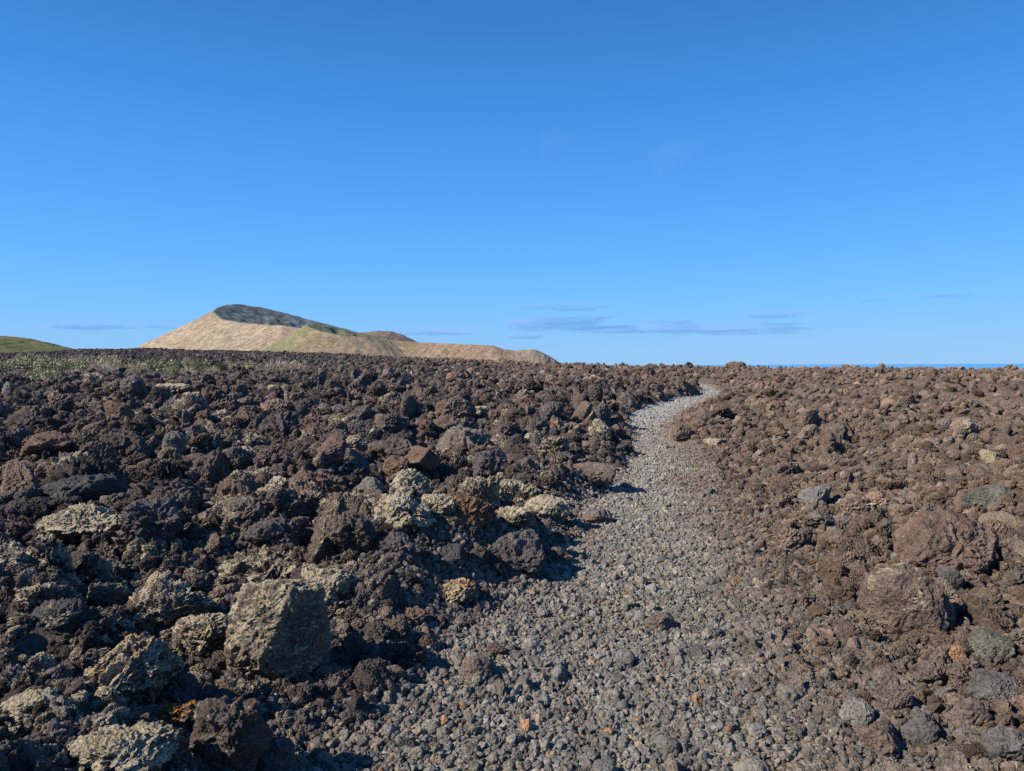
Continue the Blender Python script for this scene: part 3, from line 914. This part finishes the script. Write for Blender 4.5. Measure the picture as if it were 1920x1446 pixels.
def crater_hill(label, rim, zfloor, slope, tints, gully, seed):
    """a volcanic cone: outer flanks falling from a closed rim, a bowl inside it"""
    n = 420
    Q = resample([px3(p) for p in rim], n, True)
    c = Q.mean(0)
    out = Q[:, :2] - c[:2]; out /= np.linalg.norm(out, axis=1)[:, None]
    th = np.arctan2(out[:, 1], out[:, 0])
    rows = []; sin_ = []
    for s in np.linspace(0.02, 1, 46):                    # bowl
        z = zfloor + (Q[:, 2] - zfloor) * s ** 1.35
        rows.append(np.column_stack([c[:2] + (Q[:, :2] - c[:2]) * s, z])); sin_.append(1)
    base = -50.
    for s in np.linspace(0, 1, 72)[1:]:                   # flank
        L = (Q[:, 2] - base) / math.tan(R(slope)) * 1.12
        z = Q[:, 2] + (base - Q[:, 2]) * (s * 1.18 - .18 * s * s)
        rows.append(np.column_stack([Q[:, :2] + out * (L * s)[:, None], z])); sin_.append(0)
    V = np.array(rows); nr = len(rows)
    inn = np.repeat(np.array(sin_, float)[:, None], n, 1)
    k = np.repeat(np.arange(nr)[:, None], n, 1)
    fl = np.clip((k - 45) / 20., 0, 1); bo = np.clip((45 - k) / 12., 0, 1)
    X, Y = V[..., 0].ravel(), V[..., 1].ravel()
    thn = np.repeat(th[None], nr, 0).ravel()
    thn = thn + .55 * np.clip((k.ravel() - 45) / 71., 0, 1) + .02 * fbm2(X / 130, Y / 130, 2, seed + 5)
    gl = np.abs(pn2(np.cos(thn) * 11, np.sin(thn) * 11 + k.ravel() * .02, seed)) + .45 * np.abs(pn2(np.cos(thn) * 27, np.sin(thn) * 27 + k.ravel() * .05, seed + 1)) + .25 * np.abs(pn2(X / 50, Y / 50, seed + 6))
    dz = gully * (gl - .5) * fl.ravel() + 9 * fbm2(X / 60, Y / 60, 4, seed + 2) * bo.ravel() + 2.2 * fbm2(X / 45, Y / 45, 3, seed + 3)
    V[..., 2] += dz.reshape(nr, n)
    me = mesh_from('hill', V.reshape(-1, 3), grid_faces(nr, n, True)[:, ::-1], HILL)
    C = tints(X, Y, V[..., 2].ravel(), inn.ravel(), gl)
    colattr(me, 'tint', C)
    tag(put('hill', me), label, 'hill', kind='structure')


def ridge_hill(label, pts, slope, tints, gully, seed, round_=.0):
    n = 360
    Q = resample([px3(p) for p in pts], n, False)
    t = np.gradient(Q[:, :2], axis=0); t /= np.linalg.norm(t, axis=1)[:, None]
    nv = np.stack([t[:, 1], -t[:, 0]], 1)                 # towards the viewer
    rows = []
    ks = np.linspace(-1, 1, 141); base = -50.
    for s in ks:
        L = np.maximum(Q[:, 2] - base, 1) / math.tan(R(slope)) * 1.1
        a = abs(s)
        prof = (1 - round_) * a + round_ * a * a
        z = Q[:, 2] + (base - Q[:, 2]) * prof
        rows.append(np.column_stack([Q[:, :2] + nv * (L * s)[:, None], z]))
    V = np.array(rows); nr = len(rows)
    X, Y = V[..., 0].ravel(), V[..., 1].ravel()
    a = np.repeat(np.abs(ks)[:, None], n, 1).ravel(); al = np.repeat(np.linspace(0, 1, n)[None], nr, 0).ravel()
    gl = np.abs(pn2(al * 30 + a * 3.0, a * 2.1, seed)) + .5 * np.abs(pn2(al * 75 + a * 7, a * 5, seed + 1))
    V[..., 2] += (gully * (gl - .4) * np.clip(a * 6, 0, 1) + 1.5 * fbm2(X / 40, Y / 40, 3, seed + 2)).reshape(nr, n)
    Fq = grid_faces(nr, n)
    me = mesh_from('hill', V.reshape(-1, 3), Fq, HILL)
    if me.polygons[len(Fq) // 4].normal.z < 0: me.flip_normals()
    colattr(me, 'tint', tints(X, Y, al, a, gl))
    tag(put('hill', me), label, 'hill', kind='structure')


def lerp(a, b, f):
    f = np.asarray(f)[:, None]
    return np.asarray(a) * (1 - f) + np.asarray(b) * f


def build_hills():
    TAN = np.array([.335, .262, .185]); DTAN = np.array([.215, .152, .105]); GRN = np.array([.160, .162, .082]); RED = np.array([.27, .165, .11])
    DRK_HAZE = np.array([.115, .132, .138]); ODK = np.array([.115, .125, .080])

    def t1(X, Y, z, inn, gl):
        n = fbm2(X / 160, Y / 160, 3, 71)
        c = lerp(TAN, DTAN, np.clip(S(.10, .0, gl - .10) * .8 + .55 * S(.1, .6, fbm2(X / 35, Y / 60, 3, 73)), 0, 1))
        c = c * (1 - .35 * S(.15, .7, n))[:, None] + RED * (.35 * S(.15, .7, n))[:, None]
        top = S(150, 215, z) * S(-900, -1350, X) * .6
        c = lerp2(c, DTAN, top)
        d = DRK_HAZE * np.clip(1 + .45 * fbm2(X / 60, Y / 120, 3, 72), .5, 1.6)[:, None]  # dark crater rock, with bluish distance haze mixed into its colour
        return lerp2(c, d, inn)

    def t2(X, Y, z, inn, gl):
        n = fbm2(X / 110, Y / 110, 3, 75)
        g = 1 - S(-720, -510, X + 200 * n)
        c = lerp2(np.repeat(TAN[None] * .82, len(X), 0) * .6 + RED * .4, GRN, np.clip(.15 + .75 * g + .3 * n, 0, 1))
        d = ODK * (1 + .5 * fbm2(X / 30, Y / 30, 3, 76))[:, None]
        return lerp2(c, d, inn)

    def t3(X, Y, al, a, gl):
        n = fbm2(X / 120, Y / 120, 3, 77)
        c = lerp2(np.repeat((RED * .65 + TAN * .35)[None], len(X), 0), GRN, np.clip(.75 - al * 2.0 + .4 * n, 0, .7))
        c = lerp2(c, np.array([.25, .195, .15]), S(.62, .80, al))
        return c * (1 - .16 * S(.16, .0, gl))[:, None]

    def t4(X, Y, al, a, gl):
        return np.repeat(np.array([[.17, .125, .105]]), len(X), 0)

    def t5(X, Y, al, a, gl):
        n = fbm2(X / 40, Y / 40, 4, 79)
        c = np.repeat(np.array([[.115, .135, .045]]), len(X), 0)
        return lerp2(c, np.array([.16, .13, .075]), np.clip(.35 + .8 * n, 0, 1) * S(.15, .6, 1 - a))
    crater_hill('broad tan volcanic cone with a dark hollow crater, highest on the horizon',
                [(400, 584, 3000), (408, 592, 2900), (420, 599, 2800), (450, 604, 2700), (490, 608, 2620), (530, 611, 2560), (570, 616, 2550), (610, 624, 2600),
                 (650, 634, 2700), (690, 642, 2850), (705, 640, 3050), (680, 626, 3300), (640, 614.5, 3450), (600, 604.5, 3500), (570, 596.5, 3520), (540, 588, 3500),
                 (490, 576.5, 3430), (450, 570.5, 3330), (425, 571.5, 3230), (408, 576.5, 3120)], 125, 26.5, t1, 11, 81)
    crater_hill('smaller green-flanked cone in front of the tan volcano',
                [(575, 608.5, 2330), (583, 614.5, 2260), (600, 621, 2200), (640, 628, 2180), (690, 634, 2200), (728, 641, 2250), (742, 640, 2350),
                 (700, 630, 2420), (660, 621, 2450), (620, 613, 2430), (595, 607.5, 2390)], 84, 28.5, t2, 1.8, 91)
    ridge_hill('long reddish ridge running down towards the sea',
               [(690, 634, 2300), (740, 638, 2300), (800, 642.5, 2290), (850, 645, 2280), (925, 648.5, 2270), (945, 654.5, 2275), (965, 656.5, 2280), (1000, 655, 2290),
                (1015, 659, 2295), (1030, 668, 2300), (1048, 681, 2310), (1060, 690, 2310)], 27, t3, 2.4, 95)
    ridge_hill('small dark brown hill peeping over the reddish ridge',
               [(640, 634, 3500), (680, 623.5, 3500), (710, 620.5, 3500), (735, 621.5, 3500), (755, 628, 3500), (772, 636, 3500), (790, 645, 3500)], 22, t4, 5, 97)
    ridge_hill('low grassy green hill at the edge of the lava field',
               [(-190, 662, 900), (-110, 642, 900), (-40, 632, 900), (12, 629.5, 900), (60, 636, 900), (105, 649, 900), (150, 660, 900), (200, 672, 900)], 15, t5, 1.5, 99, .6)


def lerp2(A, B, f):
    f = np.asarray(f)[:, None]
    return A * (1 - f) + B * f


def build_sea():
    m, nt, b = newmat('sea_material')
    geo = nt.add('ShaderNodeNewGeometry')
    b.inputs['Base Color'].default_value = (.10, .31, .56, 1)
    b.inputs['Roughness'].default_value = .35; b.inputs['Specular IOR Level'].default_value = .3
    bp = nt.add('ShaderNodeBump'); bp.inputs['Strength'].default_value = .6; bp.inputs['Distance'].default_value = 3
    nt.link(nt.noise(geo.outputs['Position'], .05, 4, .6), bp.inputs['Height']); nt.link(bp.outputs[0], b.inputs['Normal'])
    az = np.linspace(0, 2 * math.pi, 96, endpoint=False); rr = np.array([700, 2000, 5000, 8000, 12000.])
    A, D = np.meshgrid(az, rr)
    V = np.stack([D * np.sin(A), D * np.cos(A), np.full(A.shape, -26.)], -1).reshape(-1, 3)
    me = mesh_from('sea', V, grid_faces(len(rr), 96, True)[:, ::-1], m)
    if me.polygons[0].normal.z < 0: me.flip_normals()
    tag(put('sea', me), kind='structure')


# ------------------------------------------------------------------ shrubs
def shrub_material(name, a, b_):
    m, nt, b = newmat(name)
    geo = nt.add('ShaderNodeNewGeometry')
    n = nt.noise(geo.outputs['Position'], 3.5, 4, .6)
    r = geo.outputs['Random Per Island']
    c = nt.mix(nt.ramp(n, .35, .65), a, b_)
    nt.link(nt.scalecol(c, nt.ramp(r, 0, 1, .65, 1.35)), b.inputs['Base Color'])
    b.inputs['Roughness'].default_value = .8
    return m


def shrub_mesh(seed, mat, leafy=True):
    g = np.random.RandomState(seed)
    V, T = [], []
    lobes = [(g.uniform(-.62, .62), g.uniform(-.5, .5), g.uniform(.30, .55)) for _ in range(9)]
    n = 2600 if leafy else 1500
    for _ in range(n):
        lx, ly, lr = lobes[g.randint(len(lobes))]
        d = g.normal(size=3); d /= np.linalg.norm(d); d[2] = abs(d[2])
        q = g.rand() ** .45
        p = np.array([lx, ly, 0]) + d * lr * q * np.array([1, 1, 1.7])
        if leafy:
            a = g.normal(size=3); a /= np.linalg.norm(a); b = np.cross(a, d) + .3 * g.normal(size=3)
            s = g.uniform(.045, .10)
            k = len(V); V += [p - a * s, p + b * s * .6, p + a * s + d * s * .6]
        else:
            a = d + .5 * g.normal(size=3); s = g.uniform(.10, .24); w = np.cross(a, g.normal(size=3)); w /= np.linalg.norm(w)
            k = len(V); V += [p - w * .012, p + w * .012, p + a * s]
        T.append([k, k + 1, k + 2])
    for _ in range(70):                                  # stems
        lx, ly, lr = lobes[g.randint(len(lobes))]
        b0 = np.array([lx * .3, ly * .3, 0]); tip = np.array([lx, ly, lr * 1.2]) + .1 * g.normal(size=3)
        w = np.array([.014, .0, 0])
        k = len(V); V += [b0 - w, b0 + w, tip]; T.append([k, k + 1, k + 2])
    V = np.array(V); V[:, 2] = np.maximum(V[:, 2], 0)
    V[:, :2] /= np.percentile(np.abs(V[:, :2]), 99.5, 0); V[:, 2] /= np.percentile(V[:, 2], 99.5)
    return mesh_from('shrub', V, T, mat, False)


SHRUBS = [  # photo box u0, v0, u1, v1, distance, kind, label
 (5, 680, 62, 697, 100, 'o', 'olive shrub at the very edge of the shrub belt'),
 (60, 677, 112, 698, 98, 'o', 'wide olive shrub behind the dark hump of lava'),
 (105, 679, 160, 697, 98, 'y', 'yellowish olive shrub between two taller shrubs'),
 (140, 678, 190, 699, 95, 'o', 'full olive shrub before the straw-coloured thicket'),
 (158, 683, 206, 704, 84, 's', 'dry straw-grey thicket, purplish at its heart'),
 (196, 680, 232, 702, 86, 's', 'pale straw shrub beside the purplish dry thicket'),
 (178, 691, 246, 708, 78, 's', 'low spread of dead straw stems below the thickets'),
 (216, 679, 258, 691, 104, 'd', 'dark green shrub farther back in the belt'),
 (222, 692, 268, 706, 84, 'g', 'low green shrub on the rim of the dark sand'),
 (256, 681, 305, 697, 96, 'g', 'bright green shrub with a flat base by the dark sand'),
 (296, 679, 346, 696, 96, 'g', 'fuller bright green shrub touching its twin by the dark sand'),
 (312, 692, 338, 704, 82, 'g', 'tiny green shrub alone on the dark sand'),
 (364, 681, 404, 696, 92, 'g', 'round green shrub apart from the belt'),
 (404, 684, 426, 695, 96, 'd', 'small dark green shrub near the round green shrub'),
 (336, 693, 366, 706, 80, 's', 'pale dead bush at the foot of the rubble crest'),
 (424, 684, 460, 694, 98, 's', 'low bleached shrub beyond the rubble crest'),
 (452, 684, 496, 694, 100, 'o', 'grey-olive shrub behind bleached dead stems'),
 (492, 682, 546, 700, 84, 's', 'bleached bushy dead shrub, last of the belt'),
 (52, 702, 118, 726, 46, 'y', 'yellow-green shrub in front of the dark sand pit'),
 (-14, 710, 14, 730, 44, 'y', 'yellow-green shrub cut by the picture edge'),
 (-20, 684, 22, 701, 92, 'y', 'yellowish shrub leaving the picture at the edge of the belt'),
 (30, 672, 78, 688, 112, 'o', 'grey-olive shrub on the far rim of the belt, behind the wide olive one'),
 (120, 672, 168, 687, 114, 's', 'straw-toned shrub on the far rim of the belt'),
 (236, 684, 280, 700, 90, 's', 'straw bush between the dark green shrub and the bright green one'),
 (262, 676, 300, 688, 110, 'd', 'dark olive shrub peeping over the bright green shrub'),
 (338, 677, 366, 690, 106, 'o', 'olive shrub behind the fuller bright green shrub'),
 (186, 672, 226, 686, 112, 'y', 'yellow-olive shrub above the pale straw shrub'),
 (128, 694, 168, 708, 74, 's', 'pale dead tuft nearest the dark hump of lava'),
 (378, 692, 412, 703, 82, 's', 'dead straw tuft under the round green shrub'),
 (530, 684, 572, 696, 96, 's', 'faint bleached tuft past the last bushy dead shrub'),
 (238, 706, 262, 718, 58, 'y', 'small yellow-green shrub poking over the rubble crest'),
]


def build_shrubs():
    mats = dict(o=shrub_material('olive_leaf', (.25, .245, .14), (.31, .285, .18)), g=shrub_material('green_leaf', (.19, .20, .10), (.25, .24, .135)),
                d=shrub_material('dark_leaf', (.06, .075, .035), (.09, .10, .05)), s=shrub_material('straw', (.44, .37, .27), (.34, .27, .22)),
                y=shrub_material('yellow_leaf', (.28, .275, .14), (.34, .31, .19)))
    protos = {k: [shrub_mesh(500 + 10 * j + i, m, k != 's') for i in range(3)] for j, (k, m) in enumerate(mats.items())}
    for i, (u0, v0, u1, v1, d, k, lab) in enumerate(SHRUBS):
        p = EYE + ray((u0 + u1) / 2, v1) * d
        g = float(height(p[0], p[1])[0])
        top = (EYE + ray((u0 + u1) / 2, v0) * d)[2]
        o = put('shrub', protos[k][i % 3], (p[0], p[1], min(g, p[2]) - .05))
        W = (u1 - u0) / F * d
        o.scale = (W * .58, W * .45, max((top - min(g, p[2])) * 1.45 + .05, .3))
        o.rotation_euler = (0, 0, R(180) * (i % 2))
        tag(o, lab, 'shrub', 'shrubs in the sandy hollow')


# ------------------------------------------------------------------ light, sky, clouds
SUN_EL, SUN_AZ = R(37), R(247)          # azimuth clockwise from the view axis (+Y)


def build_light():
    w = bpy.data.worlds.new('World'); scene.world = w; w.use_nodes = True
    t = w.node_tree; t.nodes.clear()
    out = t.nodes.new('ShaderNodeOutputWorld'); bg = t.nodes.new('ShaderNodeBackground'); sk = t.nodes.new('ShaderNodeTexSky')
    sk.sky_type = 'NISHITA'; sk.sun_disc = False; sk.sun_elevation = SUN_EL; sk.sun_rotation = SUN_AZ
    sk.altitude = 0; sk.air_density = 1.0; sk.dust_density = 0.0; sk.ozone_density = 4.0
    # clear subtropical sky: the model above, steered towards the deep blue measured over the sea
    tc = t.nodes.new('ShaderNodeTexCoord'); sp = t.nodes.new('ShaderNodeSeparateXYZ'); t.links.new(tc.outputs['Generated'], sp.inputs[0])
    rp = t.nodes.new('ShaderNodeValToRGB'); t.links.new(sp.outputs[2], rp.inputs[0])
    st = [(0.0, (.255, .545, .93)), (.03, (.245, .55, .96)), (.085, (.175, .53, 1.0)), (.14, (.13, .46, 1.0)), (.21, (.097, .38, .95)), (.34, (.051, .28, .76)), (.46, (.035, .195, .58)), (1.0, (.02, .12, .38))]
    el = rp.color_ramp.elements
    while len(el) < len(st): el.new(.5)
    for e, (p, c) in zip(el, st): e.position = p; e.color = (*c, 1)
    sc_ = t.nodes.new('ShaderNodeVectorMath'); sc_.operation = 'SCALE'; sc_.inputs['Scale'].default_value = 1 / (.10 * 1.5)
    t.links.new(rp.outputs[0], sc_.inputs[0])
    mx = t.nodes.new('ShaderNodeMix'); mx.data_type = 'RGBA'; mx.inputs[0].default_value = .94
    t.links.new(sk.outputs[0], mx.inputs[6]); t.links.new(sc_.outputs[0], mx.inputs[7])
    t.links.new(mx.outputs[2], bg.inputs['Color']); t.links.new(bg.outputs[0], out.inputs['Surface'])
    bg.inputs['Strength'].default_value = .10
    s = bpy.data.lights.new('sun', 'SUN'); s.energy = 5.0; s.angle = R(.5); s.color = (1, .92, .79)
    o = bpy.data.objects.new('sun', s); COL.objects.link(o)
    d = Vector((math.sin(SUN_AZ) * math.cos(SUN_EL), math.cos(SUN_AZ) * math.cos(SUN_EL), math.sin(SUN_EL)))
    o.rotation_euler = d.to_track_quat('Z', 'Y').to_euler()


CLOUDS = [  # photo box, label
 (945, 570, 1155, 585, 'lens-shaped lilac cloud, uppermost of the streaks above the sea'),
 (930, 594, 1165, 622, 'flat lilac cloud bank below the lens-shaped cloud'),
 (1060, 605, 1520, 628, 'longest lilac cloud streak, low above the sea'),
 (1195, 598, 1312, 604, 'thin lilac wisp over the longest cloud streak'),
 (1378, 584, 1518, 596, 'slanting lilac wisp beyond the longest streak'),
 (700, 614, 915, 630, 'grey-lilac cloud streak above the reddish ridge'),
 (945, 628, 1030, 637, 'short faint wisp under the cloud bank'),
 (1710, 551, 1812, 559, 'short faint streak high above the far sea'),
 (1620, 558, 1680, 565, 'tiny faint streak beside the short high streak'),
 (1010, 252, 1075, 286, 'faintest wisp, highest of all and closest above the cloud bank'),
 (1215, 262, 1315, 322, 'faint high wisp farther along from the faintest one'),
 (60, 601, 265, 619, 'pale grey cloud streak above the dark lava skyline'),
 (272, 605, 335, 618, 'small grey wisp against the flank of the tan volcano'),
]


def build_clouds():
    m = bpy.data.materials.new('cloud_material'); m.use_nodes = True
    t = m.node_tree; t.nodes.clear()
    out = t.nodes.new('ShaderNodeOutputMaterial'); v = t.nodes.new('ShaderNodeVolumePrincipled')
    v.inputs['Color'].default_value = (.50, .58, .95, 1); v.inputs['Density'].default_value = .00046; v.inputs['Anisotropy'].default_value = 0.0
    t.links.new(v.outputs[0], out.inputs['Volume'])
    m2 = m.copy(); m2.node_tree.nodes['Principled Volume'].inputs['Density'].default_value = .00010
    N, Fc = ico(6)
    for i, (u0, v0, u1, v1, lab) in enumerate(CLOUDS):
        d = 14000.
        c = EYE + ray((u0 + u1) / 2, (v0 + v1) / 2) * d
        hs = np.array([(u1 - u0) / F * d / 2, 900, (v1 - v0) / F * d / 2])
        g = np.random.RandomState(700 + i); VV, FF = [], []
        for q in range(7):                                   # overlapping thin veils
            e = N.copy()
            e = e * (1 + .32 * pn3(e[:, 0] * 4 + i * 9 + q, e[:, 1] * 2, e[:, 2] * 2, 3) + .2 * pn3(e[:, 0] * 12, e[:, 1] * 3 + i, e[:, 2] * 3 + q, 4))[:, None]
            e[:, 2] += .5 * pn2(e[:, 0] * 2.2 + 7 * i + q, e[:, 1] * .7, 5)
            w = g.uniform(.55, .95); e *= np.array([w, g.uniform(.5, .9), g.uniform(.20, .5)])
            e += np.array([g.uniform(-1, 1) * (1 - w), g.uniform(-.4, .4), g.uniform(-.55, .55)])
            FF.append(Fc + len(N) * q); VV.append(e)
        V = np.concatenate(VV)
        o = put('cloud', mesh_from('cloud', V * hs, np.concatenate(FF), m2 if v1 < 400 else m), c)
        tag(o, lab, 'cloud', 'thin cloud streaks near the horizon')



# ------------------------------------------------------------------ build
build_ground()
build_path()
PROTO, PEB = build_protos()
HP = hero_places()
refs = build_heroes(HP)
SC = build_scatter([(c[0], c[1], float(hs[:2].mean())) for c, hs in HP])
keep = build_individuals(SC, PROTO, refs, 295 - len(ROCKS))
ob = scatter_object('lava_rubble', hidden_collection('rubble_shapes', PROTO), SC['P'][keep], SC['rot'][keep], SC['scl'][keep], SC['idx'][keep], SC['tint'][keep], SC['lich'][keep])
tag(ob, 'jagged volcanic rubble spread over the whole lava field', 'rubble', kind='stuff')
ng = build_gravel(hidden_collection('gravel_shapes', PEB))
print('RUBBLE', int(keep.sum()), 'GRAVEL', ng)
build_hills()
build_sea()
build_shrubs()
build_light()
build_clouds()

scene.view_settings.view_transform = 'Standard'; scene.view_settings.look = 'None'
scene.view_settings.exposure = .585; scene.view_settings.gamma = 1
scene.cycles.max_bounces = 5; scene.cycles.diffuse_bounces = 3; scene.cycles.volume_bounces = 0
scene.cycles.use_denoising = False
